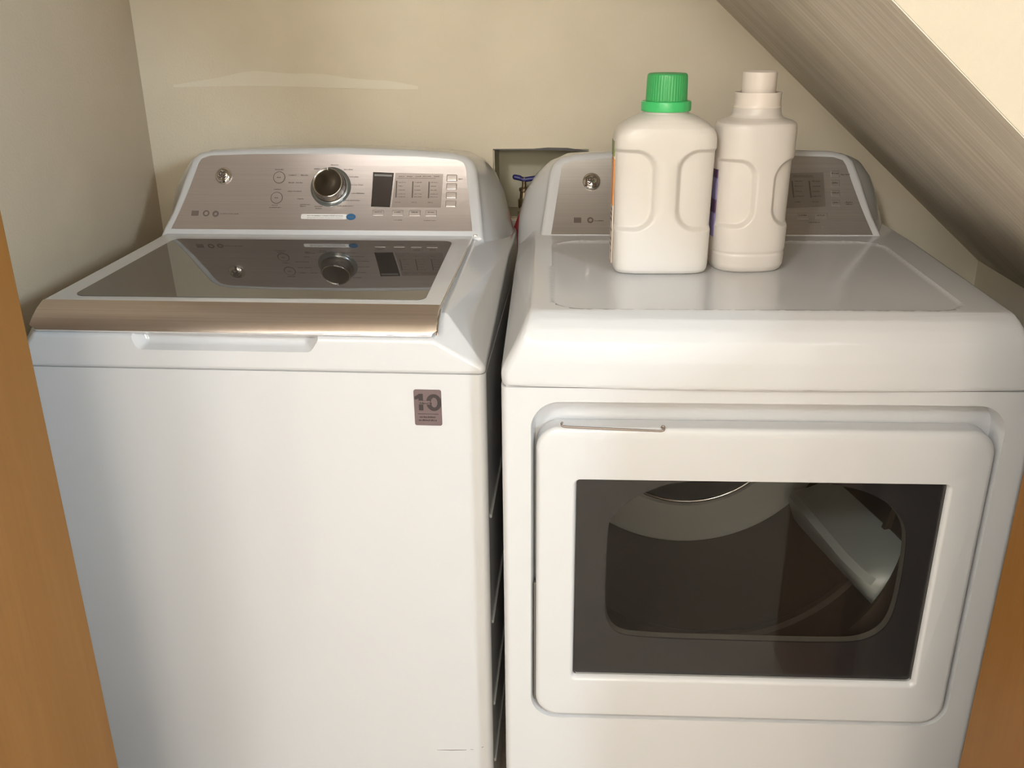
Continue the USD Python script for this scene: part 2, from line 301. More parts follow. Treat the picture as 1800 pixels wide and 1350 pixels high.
def console(T, K, F, Bk, panel, off, silver, yback):
    n = 140
    Fp = resample(F, n); Bp = resample(Bk, n)
    xc, yc, zc = K
    ctr = np.array([0.0, 0.03])
    def front(P, nn): return con((np.c_[P, np.full(len(P), nn)], np.zeros((0, 3), int)), K)[0]
    inset = ctr + (Fp - ctr) * np.array([0.972, 0.915])
    r = [*[front(ctr + (Fp - ctr) * np.array([0.972, 0.915]) * q, 0.0) for q in (0.06, 0.2, 0.35, 0.5, 0.62, 0.74, 0.84, 0.92, 0.97)], front(inset, 0.0), front(ctr + (Fp - ctr) * np.array([0.982, 0.942]), -0.0008), front(ctr + (Fp - ctr) * np.array([0.991, 0.970]), -0.003), front(ctr + (Fp - ctr) * np.array([0.997, 0.990]), -0.0068), front(Fp, -0.012)]
    back = np.c_[xc + Bp[:, 0], np.full(n, yback), Bp[:, 1]]
    f0 = front(Fp, -0.012)
    for k in (0.06, 0.14, 0.25, 0.4, 0.6, 0.8):
        w = math.sin(k * math.pi / 2)
        q = f0 * (1 - k) + back * k; q[:, 0] = f0[:, 0] * (1 - w) + back[:, 0] * w; q[:, 2] = f0[:, 2] * (1 - k) + back[:, 2] * k; r.append(q)
    r.append(back)
    shell = obj('console', loft(r), 'enamel', T, 75, label='white rounded control console', off=off)
    obj('control_panel', con(flat(panel, -0.0002, 0.0008), K), silver, T, 30, label='brushed silver control panel', off=off)
    return shell

def rounded(poly, r):
    g = Polygon(poly).buffer(-r).buffer(r, quad_segs=8); return list(g.exterior.coords)[:-1][::-1]

# ------------------------------------------------------------------ the washer (x = 0 its right side, y = 0 its front)
WO = (0.345, -0.33, 0.0)
W = thing('washing_machine', 'white top-loading washing machine with dark glass lid, left of the dryer', 'washing machine', (-0.345, 0.33, 0.0))
WX0 = -0.69
obj('cabinet', rbox(WX0, 0, 0, 0.66, 0.03, 0.90, 0.012) - box(-1, 1, -1, 1, 0.8612, 1), 'enamel', W, 40, off=WO)
for x in (WX0 + 0.06, -0.06):
    for y in (0.06, 0.60):
        obj('foot', mapv(lathe([(0.001, 0), (0.024, 0), (0.024, 0.012), (0.012, 0.016), (0.012, 0.04), (0.001, 0.04)], 20), lambda v: v + (x, y, 0)), 'seam', W, off=WO)
for z in (0.618, 0.425, 0.261, 0.14):
    obj('side_rib', rbox(-0.004, 0.0022, 0.03, 0.62, z - 0.0035, z + 0.0035, 0.002, 8), 'rib', W, label='pressed rib along the side panel', off=WO)
obj('seam', rbox(WX0 + 0.006, -0.006, 0.004, 0.655, 0.852, 0.868, 0.002, 8), 'seam_light', W, off=WO)
r = 0.010
cov = hull([(x, y, 0.868) for x in (WX0 + r, -r) for y in (r, 0.65)] +
           [(-0.0105, 0.43, 0.925), (WX0 + 0.0105, 0.43, 0.925), (-0.0105, 0.65, 0.925), (WX0 + 0.0105, 0.65, 0.925)] +
           [(-0.074, 0.0125, 0.9035), (-0.652, 0.0125, 0.9035), (-0.064, 0.05, 0.928), (-0.655, 0.05, 0.928), (-0.06, 0.44, 0.951), (-0.64, 0.44, 0.951), (-0.06, 0.65, 0.951), (-0.64, 0.65, 0.951)], r, 28)
pk = hull([(-0.524, -0.02, 0.936), (-0.212, -0.02, 0.936), (-0.505, -0.02, 0.8935), (-0.243, -0.02, 0.8935), (-0.500, 0.012, 0.940), (-0.238, 0.012, 0.940), (-0.488, 0.010, 0.905), (-0.262, 0.010, 0.905)], 0.011, 20)
obj('top_cover', cov - pk - box(-2, 2, -2, 2, 0, 0.8628), 'enamel', W, 32, label='white top cover with a finger recess', off=WO)
# lid: white frame with dark glass, brushed band along the front
def lidx(y): return -0.6575 + (y - 0.0) * 0.058, -0.0672 + y * 0.006
prof = [(0.010, 0.9105), (0.001, 0.9165), (0.004, 0.9235), (0.012, 0.9315), (0.025, 0.9405), (0.038, 0.9465), (0.046, 0.9495), (0.24, 0.9578), (0.424, 0.9655), (0.4275, 0.9630), (0.4275, 0.945), (0.05, 0.926)]
def lidring(side, inset=0.0, lift=0.0):
    out = []
    for y, z in prof:
        a, b = lidx(y); q = 0.007 if z < 0.918 else 0.0025 if z < 0.925 else 0.0
        out.append(((a + q + inset) if side == 0 else (b - q - inset), y, z))
    return np.array(out)
A, B = lidring(0, 0.0025), lidring(1, 0.0025); A0, B0 = lidring(0), lidring(1)
ctr_ = A0.mean(0)
def shrink(P, k):
    m_ = P.mean(0); q = m_ + (P - m_) * np.array([1, 0.996, 0.93]); return q
lid = loft([shrink(A0, 0), A, *[A + (B - A) * t for t in (0.25, 0.5, 0.75)], B, shrink(B0, 0)])
lp = Polygon([(-0.5975, 0.384), (-0.0965, 0.372), (-0.0965, 0.062), (-0.625, 0.066)])
def lidz(y): return 0.9495 + (y - 0.046) * (0.9655 - 0.9495) / 0.378
lidT = UsdGeom.Xform.Define(stage, fresh(pth(W), 'lid')).GetPrim()
obj('lid_frame', lid, 'enamel', lidT, 25, label='white lid frame', off=WO)
gl = rounded([(-0.5990, 0.386), (-0.0955, 0.386), (-0.0925, 0.063), (-0.6200, 0.063)], 0.016)
obj('lid_glass', mapv(Manifold.extrude(CrossSection([gl], m3.FillRule.NonZero), 0.001), lambda v: np.c_[v[:, 0], v[:, 1], lidz(v[:, 1]) + 0.0002 + v[:, 2] * 0.8]), 'lid_glass', lidT, False, label='dark tinted glass pane', off=WO)
bp = np.array([(0.0005, 0.9180), (0.0035, 0.9238), (0.0115, 0.9320), (0.0245, 0.9411), (0.0375, 0.9471), (0.0445, 0.9497)])
nb = 26
def band(t, k):
    a, b = lidx(bp[k, 0]); return 0
rings = []
for t in np.linspace(0, 1, nb):
    row = []
    for y, z in bp:
        a, b = lidx(y); q = 0.010 * max(0, (0.925 - z) / 0.007) ** 2 if z < 0.925 else 0.001
        row.append((a + q + (b - a - 2 * q) * t, y - 0.0004, z + 0.0004))
    for y, z in bp[::-1]:
        a, b = lidx(y); q = 0.010 * max(0, (0.925 - z) / 0.007) ** 2 if z < 0.925 else 0.001
        row.append((a + q + (b - a - 2 * q) * t, y + 0.0012, z - 0.0012))
    rings.append(row)
obj('front_trim', loft(rings), 'trim', lidT, 40, label='brushed bronze-silver band', off=WO)
a, b = lidx(0.2)
obj('edge_strip', tube([(lidx(y)[1] + 0.0003, y, z) for y, z in [(0.002, 0.9185), (0.006, 0.926), (0.02, 0.9375), (0.046, 0.948), (0.24, 0.956), (0.42, 0.964)]], 0.0014, 8), 'chrome', lidT, label='thin chrome edge', off=WO)
obj('hinge', mapv(rbox(-0.004, 0.004, -0.006, 0.006, -0.006, 0.006, 0.002, 8), lambda v: v + (-0.060, 0.431, 0.962)), 'chrome', lidT, off=WO)
# console
KW = (-0.345, 0.430, 0.973)
FW = [(-0.302, -0.020), (-0.298, -0.007), (-0.284, 0.035), (-0.267, 0.101), (-0.2535, 0.139), (-0.239, 0.151), (-0.215, 0.157), (-0.131, 0.1605), (0.03, 0.163), (0.158, 0.1585), (0.236, 0.153), (0.262, 0.147), (0.277, 0.136), (0.284, 0.118), (0.289, 0.080), (0.297, 0.020), (0.302, -0.020)]
BW = [(-0.345, 0.895), (-0.344, 0.935), (-0.341, 0.975), (-0.330, 1.020), (-0.310, 1.052), (-0.284, 1.077), (-0.251, 1.092), (-0.13, 1.100), (0.03, 1.102), (0.158, 1.098), (0.251, 1.090), (0.284, 1.075), (0.306, 1.049), (0.322, 1.012), (0.333, 0.970), (0.340, 0.935), (0.343, 0.895)]
PW = [(-0.2785, 0.000), (-0.254, 0.079), (-0.2385, 0.127), (-0.2325, 0.1365), (-0.216, 0.142), (-0.13, 0.145), (0.031, 0.1455), (0.18, 0.1405), (0.245, 0.1355), (0.257, 0.131), (0.2625, 0.122), (0.268, 0.082), (0.2795, 0.000)]
console(W, KW, FW, BW, PW[::-1], WO, 'silver', 0.62)
Lp = lambda name, mesh, m, **k: obj(name, con(mesh, KW), m, W, k.pop('smooth', False), off=WO, **k)
emblem(-0.189, 0.104, KW, W, WO)
# selector knob: skirt, side and dished cap
ks = 0.0832
kn = obj('selector_knob', con(mapv(lathe([(0.001, 0.0), (0.0375, 0.0), (0.0375, 0.002), (0.036, 0.0035), (0.0345, 0.006), (0.0315, 0.0075)], 64), lambda v: v + (0.0143, ks, 0.0006)), KW), 'knob_ring', W, 40, label='selector knob with smoked chrome cap', off=WO)
obj('knob_cap', con(mapv(lathe([(0.001, 0.006), (0.0312, 0.006), (0.0300, 0.016), (0.0285, 0.0225), (0.0272, 0.0243), (0.0255, 0.0247), (0.024, 0.0238), (0.012, 0.0246), (0.001, 0.0249)], 64), lambda v: v + (0.0143, ks, 0.0006)), KW), 'knob', kn, 40, label='smoked chrome knob cap', off=WO)
obj('knob_rim', con(mapv(tube([(0.0262 * math.cos(t), 0.0262 * math.sin(t), 0.0246) for t in np.linspace(0, 2 * math.pi, 65)], 0.0009, 8), lambda v: v + (0.0143, ks, 0.0006)), KW), 'chrome', kn, 60, off=WO)
obj('knob_mark', con(box(-0.0007, 0.0007, 0.0235, 0.0285, 0.0238, 0.0262).translate((0.0133, ks, 0.0006)), KW), 'sticker', kn, False, off=WO)
# buttons with ring outlines
for x, s_ in ((-0.0838, 0.1015), (-0.0862, 0.0625)):
    b_ = Lp('round_button', flat(disc(x, s_, 0.0100), 0.0006, 0.0012), 'silver', label='round push button with printed ring')
    obj('ring_print', con(annulus(x, s_, 0.0100, 0.0114), KW), 'print', b_, False, off=WO)
    obj('symbol', con(words(x - 0.0035, s_ - 0.001, 0.007, 0.0022, 0.0019, 3), KW), 'dark', b_, False, off=WO)
# display and printed field
dsp = Lp('display', flat([(0.0912, 0.0465), (0.1260, 0.0455), (0.1302, 0.1105), (0.0920, 0.1120)], 0.0006, 0.0012), 'display', label='black display window')
obj('display_strip', con(flat([(0.0945, 0.1045), (0.1272, 0.1035), (0.1275, 0.1070), (0.0947, 0.1080)], 0.0019, 0.0002), KW), 'display_strip', dsp, False, off=WO)
Lp('printed_field', flat([(0.1290, 0.0455), (0.2195, 0.0455), (0.2215, 0.1090), (0.1335, 0.1110)], 0.0006, 0.0004), 'area', label='darker printed field beside the display')
for x, s0, s1 in ((0.1362, 0.0645, 0.0960), (0.1662, 0.0640, 0.0950), (0.1962, 0.0635, 0.0945)):
    Lp('indicator_slit', flat(rect(x - 0.0011, x + 0.0011, s0, s1), 0.0010, 0.0004), 'dark', label='thin dark indicator slit')
for s_ in (0.1025, 0.0865, 0.0700, 0.0535):
    b_ = Lp('option_button', con_b := mapv(rbox(0.228, 0.2475, s_ - 0.0075, s_ + 0.0055, -0.001, 0.0022, 0.0018, 10), lambda v: v), 'button', smooth=40)
    obj('button_print', con(words(0.2310, s_ + 0.0005, 0.0135, 0.0024, 0.0023, int(s_ * 1e4)), KW), 'print', b_, False, off=WO)
for x in (0.1050, 0.1410, 0.1725, 0.2025):
    b_ = Lp('setting_button', mapv(rbox(x - 0.0105, x + 0.0105, 0.0285, 0.0405, -0.001, 0.0016, 0.0012, 10), lambda v: v), 'silver', smooth=40)
    obj('button_print', con(words(x - 0.006, 0.0350, 0.012, 0.0022, 0.0017, int(x * 1e4)), KW), 'print', b_, False, off=WO)
st = Lp('care_sticker', flat(rounded(rect(-0.0375, 0.0480, 0.0215, 0.0315), 0.003), 0.0006, 0.0004), 'sticker', label='white strip sticker with a blue oval end')
obj('sticker_oval', con(flat([(0.0555 + 0.0088 * math.cos(t), 0.0262 + 0.0062 * math.sin(t)) for t in np.linspace(0, 2 * math.pi, 33)[:-1]], 0.0010, 0.0004), KW), 'sticker_blue', st, False, label='blue oval sticker end', off=WO)
obj('sticker_print', con(cat(words(-0.026, 0.0272, 0.066, 0.0016, 0.0011, 5), words(-0.026, 0.0236, 0.066, 0.0010, 0.0011, 6), words(0.0505, 0.0255, 0.010, 0.0014, 0.0015, 8)), KW), 'display_strip', st, False, off=WO)
pr = []
for x, s_, L in [(-0.066, 0.105, 0.015), (-0.043, 0.105, 0.014), (-0.066, 0.091, 0.012), (-0.052, 0.091, 0.013), (-0.066, 0.0745, 0.026), (-0.047, 0.060, 0.012), (-0.041, 0.049, 0.018), (-0.041, 0.0455, 0.010), (-0.014, 0.0455, 0.016), (-0.012, 0.0415, 0.013),
                 (0.028, 0.0465, 0.030), (0.040, 0.0575, 0.030), (0.052, 0.0710, 0.026), (0.037, 0.116, 0.017), (0.0125, 0.1245, 0.015), (-0.019, 0.117, 0.012),
                 (-0.092, 0.1155, 0.016), (-0.093, 0.0780, 0.014), (-0.094, 0.0475, 0.011), (-0.098, 0.0430, 0.022),
                 (0.140, 0.1035, 0.010), (0.155, 0.1035, 0.010), (0.171, 0.1035, 0.010), (0.184, 0.1035, 0.016), (0.205, 0.1035, 0.010), (0.250, 0.099, 0.008)]:
    pr.append(words(x, s_, L, 0.0019, 0.0011, int(abs(x) * 1e4) + int(s_ * 1e4)))
for x in (0.1395, 0.1695, 0.1995):
    for j, s_ in enumerate((0.0925, 0.0855, 0.0780, 0.0705, 0.0650, 0.0545)):
        pr.append(words(x + (0 if j < 5 else -0.004), s_, [0.009, 0.013, 0.010, 0.012, 0.014, 0.014][(j + int(x * 1000)) % 6], 0.0017, 0.0011, j + int(x * 1e4)))
pr += [text('Delicates', 0.0470, 0.1020, 0.0030), text('Active Wear', 0.0510, 0.0868, 0.0030), flat(rect(0.137, 0.208, 0.1008, 0.1015), 0.0010, 0.0003), words(0.135, 0.020, 0.016, 0.0016, 0.0005, 71), words(0.190, 0.0195, 0.022, 0.0016, 0.0005, 72)]
pr += [flat(rect(-0.2445, -0.2310, 0.0265, 0.0365), 0.0006, 0.0004), annulus(-0.2165, 0.0315, 0.0035, 0.0062), annulus(-0.1985, 0.0305, 0.0025, 0.0062), words(-0.190, 0.0300, 0.036, 0.0020, 0.0006, 33)]
Lp('printed_lettering', cat(*pr), 'print', label='small grey printed lettering and symbols', kind='stuff')
# badge and scuff on the front
bd = obj('warranty_badge', ext_y(rrect(-0.1035, -0.0640, 0.7825, 0.8378, 0.003), -0.0010, 0.001), 'badge', W, False, label='brown badge reading 10', off=WO)
def bpt(P): return [(-0.1035 + (x - 235) * 8.78e-5, 0.8378 - (y - 225) * 9.96e-5) for x, y in P]
one = ext_y(bpt([(246, 378), (246, 335), (285, 318), (318, 290), (386, 290), (386, 545), (312, 545), (312, 362), (290, 372)])[::-1], -0.0013, -0.0009)
el = lambda cx, cy, rx, ry: [(min(cx + rx * math.cos(t), 678), cy + ry * math.sin(t)) for t in np.linspace(0, 2 * math.pi, 49)[:-1]]
zero = ext_y(bpt(el(562, 420, 126, 130))[::-1], -0.0013, -0.0009, hole=bpt(el(566, 420, 54, 77))[::-1])
t10 = one + zero
obj('badge_number', t10, 'badge_dark', bd, False, label='large dark number 10', off=WO)
def up(m, y=-0.0014): return mapv(m, lambda v: np.c_[v[:, 0], y - v[:, 2], v[:, 1]])
obj('badge_band', up(flat(rect(-0.0965, -0.0800, 0.8152, 0.8212), 0.0001, 0.0002)), 'badge', bd, False, off=WO)
obj('badge_print', cat(up(words(-0.0950, 0.8160, 0.017, 0.0030, 0.0004, 4)), up(flat(rect(-0.0985, -0.069, 0.8000, 0.8007), 0, 0.0003), -0.0010), up(words(-0.0960, 0.7945, 0.023, 0.0026, 0, 9), -0.0010), up(words(-0.0975, 0.7895, 0.027, 0.0026, 0, 12), -0.0010)), 'badge_dark', bd, False, off=WO)
obj('scuff_mark', cat(up(flat([(-0.0947, 0.1850), (-0.0700, 0.1853), (-0.0446, 0.1878), (-0.0446, 0.1884), (-0.0700, 0.1862), (-0.0947, 0.1853)], 0, 0.0002), -0.0001), up(flat([(-0.0380, 0.1890), (-0.0330, 0.1893), (-0.0330, 0.1898), (-0.0380, 0.1894)], 0, 0.0002), -0.0001), up(flat([(-0.0185, 0.1945), (-0.0157, 0.1962), (-0.0165, 0.1970), (-0.0190, 0.1952)], 0, 0.0002), -0.0001)), 'print', W, False, label='dark scuff on the front', off=WO)

# ------------------------------------------------------------------ the dryer (x = 0 its left side, y = 0 its front)
DROT = 0.02894; DO = (-0.343, -0.33, 0.0); DLOC = (0.3604, 0.2756, 0.0); DW = 0.708
D = thing('clothes_dryer', 'white front-loading clothes dryer with dark window door, right of the washer', 'dryer', DLOC, DROT)
cab = rbox(0, DW, 0, 0.62, 0.03, 0.90, 0.010, 24) - box(-1, 1, -1, 1, 0.8690, 1)
rc = hull([(x, -0.002, z) for x in (0.043 + 0.034, 0.664 - 0.034) for z in (0.324 + 0.034, 0.846 - 0.034)], 0.001, 8)
def bowl(x0, x1, z0, z1, r, y0, y1, grow):
    rg = []
    for k in range(5):
        t = k / 4; q = grow * (1 - t) ** 2
        P = rrect(x0 - q, x1 + q, z0 - q, z1 + q, r + q, 12); rg.append(np.c_[P[:, 0], np.full(len(P), y0 + (y1 - y0) * t), P[:, 1]])
    return rg
def solid(rings):
    v, f = loft(rings); m = trimesh.Trimesh(v, f, process=True); trimesh.repair.fix_normals(m)
    return Manifold(m3.Mesh(np.asarray(m.vertices, np.float32), np.asarray(m.faces, np.uint32)))
rg = bowl(0.0455, 0.6625, 0.3255, 0.8435, 0.034, -0.0015, 0.030, 0.006)
cut = solid(rg)
hole = ext_y(rrect(0.105, 0.602, 0.410, 0.750, 0.06), -0.01, 0.05)
cav = Manifold.cylinder(0.49, 0.294, 0.294, 96).rotate((-90, 0, 0)).translate((0.332, 0.040, 0.625))
obj('cabinet', cab - cut - hole - cav, 'enamel', D, 32, off=DO)
for x in (0.06, DW - 0.06):
    for y in (0.06, 0.56):
        obj('foot', mapv(lathe([(0.001, 0), (0.024, 0), (0.024, 0.012), (0.012, 0.016), (0.012, 0.04), (0.001, 0.04)], 20), lambda v: v + (x, y, 0)), 'seam', D, off=DO)
obj('seam', rbox(0.006, DW - 0.006, 0.0035, 0.615, 0.862, 0.876, 0.002, 8), 'seam_light', D, off=DO)
r = 0.014
pts = [(r, r, 0.878), (DW - r, r, 0.878), (r, 0.61, 0.878), (DW - r, 0.61, 0.878), (r, r, 0.888), (DW - r, r, 0.888), (r, 0.61, 0.888), (DW - r, 0.61, 0.888)]
cx_ = DW / 2
pts += [(cx_ + cx_ * u * 0.96, r - 0.009 * (1 - u * u), 0.877) for u in np.linspace(-0.9, 0.9, 13)]
pts += [(cx_ + (cx_ - 0.026) * u, r + 0.001 - 0.008 * (1 - u * u), 0.905) for u in np.linspace(-1, 1, 13)]
pts += [(cx_ + (cx_ - 0.034) * u, 0.0190 - 0.007 * (1 - u * u), 0.927) for u in np.linspace(-1, 1, 9)]
pts += [(cx_ + (cx_ - 0.039) * u, 0.0255 - 0.006 * (1 - u * u), 0.9375) for u in np.linspace(-1, 1, 9)]
pts += [(cx_ + (cx_ - 0.043) * u, 0.0335 - 0.005 * (1 - u * u), 0.9455) for u in np.linspace(-1, 1, 9)]
pts += [(0.045, 0.0440, 0.9509), (DW - 0.045, 0.0440, 0.9509), (0.040, 0.44, 0.9585), (DW - 0.040, 0.44, 0.9585), (0.040, 0.61, 0.9585), (DW - 0.040, 0.61, 0.9585), (0.0155, 0.43, 0.925), (DW - 0.0155, 0.43, 0.925), (0.0155, 0.61, 0.925), (DW - 0.0155, 0.61, 0.925)]
topc = hull(pts, r, 28).refine_to_length(0.011)
tv, tf = tri(topc); tm = trimesh.Trimesh(tv, tf, process=True); trimesh.smoothing.filter_taubin(tm, 0.5, 0.52, 24)
topc = Manifold(m3.Mesh(np.asarray(tm.vertices, np.float32), np.asarray(tm.faces, np.uint32)))
def ztop(y): return 0.9655 + (y - 0.075) * 0.0192
rp0 = np.array(rounded([(0.0655, 0.046), (0.6190, 0.046), (0.6190, 0.425), (0.0655, 0.425)], 0.045)); rp1 = np.array(rounded([(0.0720, 0.0515), (0.6125, 0.0515), (0.6125, 0.420), (0.0720, 0.420)], 0.040))
rp0, rp1 = resample(np.vstack([rp0, rp0[:1]]), 121)[:-1], resample(np.vstack([rp1, rp1[:1]]), 121)[:-1]
rec = solid([np.c_[rp1, ztop(rp1[:, 1]) - 0.0035], np.c_[rp0, ztop(rp0[:, 1]) + 0.0004], np.c_[rp0, ztop(rp0[:, 1]) + 0.02]])
obj('top_cover', topc - rec - cav - box(-2, 2, -2, 2, 0, 0.8706), 'enamel', D, 55, label='white top cover with a shallow recessed top', off=DO)
# door
DR = UsdGeom.Xform.Define(stage, fresh(pth(D), 'door')).GetPrim()
drg = []
for q, y in ((0.0, 0.026), (0.0, 0.004), (0.0008, 0.000), (0.003, -0.0028), (0.0075, -0.0045)):
    P = rrect(0.0470 + q, 0.6612 - q, 0.3268 + q, 0.8125 - q * 2.2, 0.034 - q * 0.6, 12); drg.append(np.c_[P[:, 0], np.full(len(P), y), P[:, 1]])
dsol = solid(drg[::-1])
wrg = []
for q, y in ((0.0105, -0.0060), (0.0060, -0.0046), (0.0020, -0.0020), (0.0, 0.0030), (0.0, 0.03)):
    P = rrect(0.1035 - q, 0.6075 + q, 0.4005 - q * 1.25, 0.7330 + q * 0.5, 0.006 + q * 0.6, 8); wrg.append(np.c_[P[:, 0], np.full(len(P), y), P[:, 1]])
obj('door_frame', dsol - solid(wrg), 'enamel', DR, 32, label='white door frame', off=DO)
obj('window_pane', ext_y(rrect(0.1036, 0.6074, 0.4006, 0.7329, 0.006), 0.0040, 0.0075), 'pane', DR, False, label='tinted glass pane', off=DO)
inner = [(0.1515, 0.668), (0.1480, 0.640), (0.1475, 0.520), (0.1530, 0.490), (0.1680, 0.472), (0.2000, 0.4665), (0.300, 0.4640), (0.5000, 0.4635), (0.5350, 0.4700), (0.5600, 0.4900), (0.5700, 0.530), (0.5700, 0.630), (0.5620, 0.668), (0.5350, 0.700), (0.4900, 0.722), (0.4200, 0.7328 - 0.002), (0.2500, 0.7328 - 0.002), (0.2000, 0.712), (0.1700, 0.690)]
ip = np.array(inner)
for _ in range(3):                                                  # corner cutting
    nx = np.roll(ip, -1, axis=0); ip = np.stack([ip * 0.75 + nx * 0.25, ip * 0.25 + nx * 0.75], 1).reshape(-1, 2)
obj('window_border', ext_y(rrect(0.1000, 0.6110, 0.3970, 0.7365, 0.006), 0.0080, 0.0100, hole=ip), 'border', DR, False, label='black border printed round the window', off=DO)
lin = []
pc = resample(np.vstack([ip, ip[:1]]), 161)[:-1]
for yy, g in ((0.0102, 0.001), (0.016, -0.001), (0.020, -0.002), (0.020, 0.003), (0.0102, 0.006)):
    cc = np.array([0.36, 0.60]); dv = pc - cc; dv = dv / np.linalg.norm(dv, axis=1, keepdims=True); lin.append(np.c_[pc[:, 0] + dv[:, 0] * g, np.full(len(pc), yy), pc[:, 1] + dv[:, 1] * g])
obj('window_liner', loft(lin, False, False), 'liner', DR, 40, label='grey inner ring of the window', off=DO)
# dark gap of the hand hold with its curled ends
sl = [(0.0830, 0.8205), (0.0812, 0.8190), (0.0812, 0.8165), (0.0835, 0.8145), (0.0900, 0.8137), (0.2150, 0.8092), (0.2182, 0.8100), (0.2190, 0.8125), (0.2188, 0.8160), (0.2165, 0.8165), (0.2160, 0.8135)]
obj('handle_slot', tube([(x, -0.0030, z) for x, z in resample(sl, 140)], 0.0014, 8), 'steel', DR, 50, label='thin grey bar with curled ends on the door top', off=DO)
obj('hinge_strip', box(0.0440, 0.0475, 0.006, 0.012, 0.350, 0.560), 'liner', DR, False, off=DO)
# drum
DC, DRAD = (0.332, 0.625), 0.285
def ringc(rad, y, n=120):
    t = np.arange(n) / n * 2 * np.pi; return np.c_[DC[0] + rad * np.cos(t), np.full(n, y), DC[1] + rad * np.sin(t)]
DM = UsdGeom.Xform.Define(stage, fresh(pth(D), 'drum')).GetPrim()
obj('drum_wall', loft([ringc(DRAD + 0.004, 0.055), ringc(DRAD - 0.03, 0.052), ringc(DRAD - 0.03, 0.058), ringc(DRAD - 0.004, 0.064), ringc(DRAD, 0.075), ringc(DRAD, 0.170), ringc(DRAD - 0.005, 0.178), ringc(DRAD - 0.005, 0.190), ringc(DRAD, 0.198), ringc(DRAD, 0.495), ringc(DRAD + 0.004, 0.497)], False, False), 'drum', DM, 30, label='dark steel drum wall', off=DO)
obj('drum_back', loft([ringc(DRAD + 0.003, 0.500), ringc(DRAD - 0.01, 0.500), ringc(0.203, 0.494), ringc(0.193, 0.486), ringc(0.184, 0.484), ringc(0.184, 0.505)], False, True), 'drum_back', DM, 30, label='light grey back wall of the drum', off=DO)
obj('vent_plate', loft([ringc(0.184, 0.4845), ringc(0.150, 0.482), ringc(0.05, 0.480)], False, True), 'vent', DM, 30, label='dark round vent plate', off=DO)
obj('vent_rim', loft([ringc(0.187 + 0.004 * math.cos(t), 0.483 + 0.004 * math.sin(t)) for t in np.linspace(0, 2 * math.pi, 9)], False, False), 'chrome', DM, 50, off=DO)
for ang in (-29.0, 91.0, 211.0):
    rgs = []
    for y, k in ((0.066, 0.20), (0.074, 0.65), (0.095, 0.85), (0.15, 1.0), (0.25, 1.0), (0.34, 1.0), (0.41, 0.95), (0.440, 0.75), (0.452, 0.35)):
        row = []; tw = 6.0 - 13.0 * (y - 0.066) / 0.386
        for da, rr in ((-9, DRAD - 0.001), (-8.0, DRAD - 0.016 * k), (-4.5, DRAD - 0.050 * k), (-2.0, DRAD - 0.060 * k), (1.5, DRAD - 0.058 * k), (6.0, DRAD - 0.034 * k), (11.0, DRAD - 0.012 * k), (14, DRAD - 0.001)):
            t = math.radians(ang + tw + da * (0.8 + 0.2 * k)); row.append((DC[0] + rr * math.cos(t), y, DC[1] + rr * math.sin(t)))
        rgs.append(row)
    obj('baffle', loft(rgs), 'baffle', DM, 30, label='grey lifting vane inside the drum', off=DO)
# console
KD = (0.343, 0.468, 0.974)
mir = lambda P: [(-x, y) for x, y in P][::-1]
FD, PD = mir(FW), mir(PW)
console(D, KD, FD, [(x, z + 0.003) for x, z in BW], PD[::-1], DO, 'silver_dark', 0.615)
Lp = lambda name, mesh, m, **k: obj(name, con(mesh, KD), m, D, k.pop('smooth', False), off=DO, **k)
emblem(-0.2085, 0.0985, KD, D, DO)
kn = obj('selector_knob', con(mapv(lathe([(0.001, 0.0), (0.0375, 0.0), (0.0375, 0.002), (0.036, 0.0035), (0.0345, 0.006), (0.0315, 0.0075)], 64), lambda v: v + (0.0, 0.083, 0.0006)), KD), 'knob_ring', D, 40, off=DO)
obj('knob_cap', con(mapv(lathe([(0.001, 0.006), (0.0312, 0.006), (0.0300, 0.016), (0.0285, 0.0225), (0.0272, 0.0243), (0.0255, 0.0247), (0.024, 0.0238), (0.001, 0.0249)], 64), lambda v: v + (0.0, 0.083, 0.0006)), KD), 'knob', kn, 40, off=DO)
Lp('display', flat(rect(0.055, 0.093, 0.0475, 0.1130), 0.0006, 0.0012), 'display', label='black display window')
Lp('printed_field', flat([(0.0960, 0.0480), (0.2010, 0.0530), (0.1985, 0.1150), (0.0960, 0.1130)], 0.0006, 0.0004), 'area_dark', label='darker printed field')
for x in (0.1150, 0.1450, 0.1750):
    Lp('indicator_slit', flat([(x - 0.0010 + 0.0012, 0.0690), (x + 0.0012 + 0.0012, 0.0690), (x + 0.0010 - 0.0012, 0.1000), (x - 0.0012 - 0.0012, 0.1000)], 0.0010, 0.0004), 'dark', label='thin dark indicator slit')
for s_ in (0.1130, 0.0960, 0.0780, 0.0600):
    b_ = Lp('option_button', rbox(0.2110, 0.2265, s_ - 0.0065, s_ + 0.0055, -0.001, 0.0014, 0.0012, 10), 'silver_dark', smooth=40)
    obj('button_print', con(words(0.2130, s_ - 0.001, 0.0115, 0.0024, 0.0015, int(s_ * 1e4)), KD), 'dark', b_, False, off=DO)
for x in (0.1600, 0.1925):
    b_ = Lp('setting_button', rbox(x - 0.0105, x + 0.0105, 0.0290, 0.0410, -0.001, 0.0012, 0.0010, 10), 'silver_dark', smooth=40)
    obj('button_print', con(words(x - 0.007, 0.0355, 0.014, 0.0022, 0.0013, int(x * 1e4)), KD), 'dark', b_, False, off=DO)
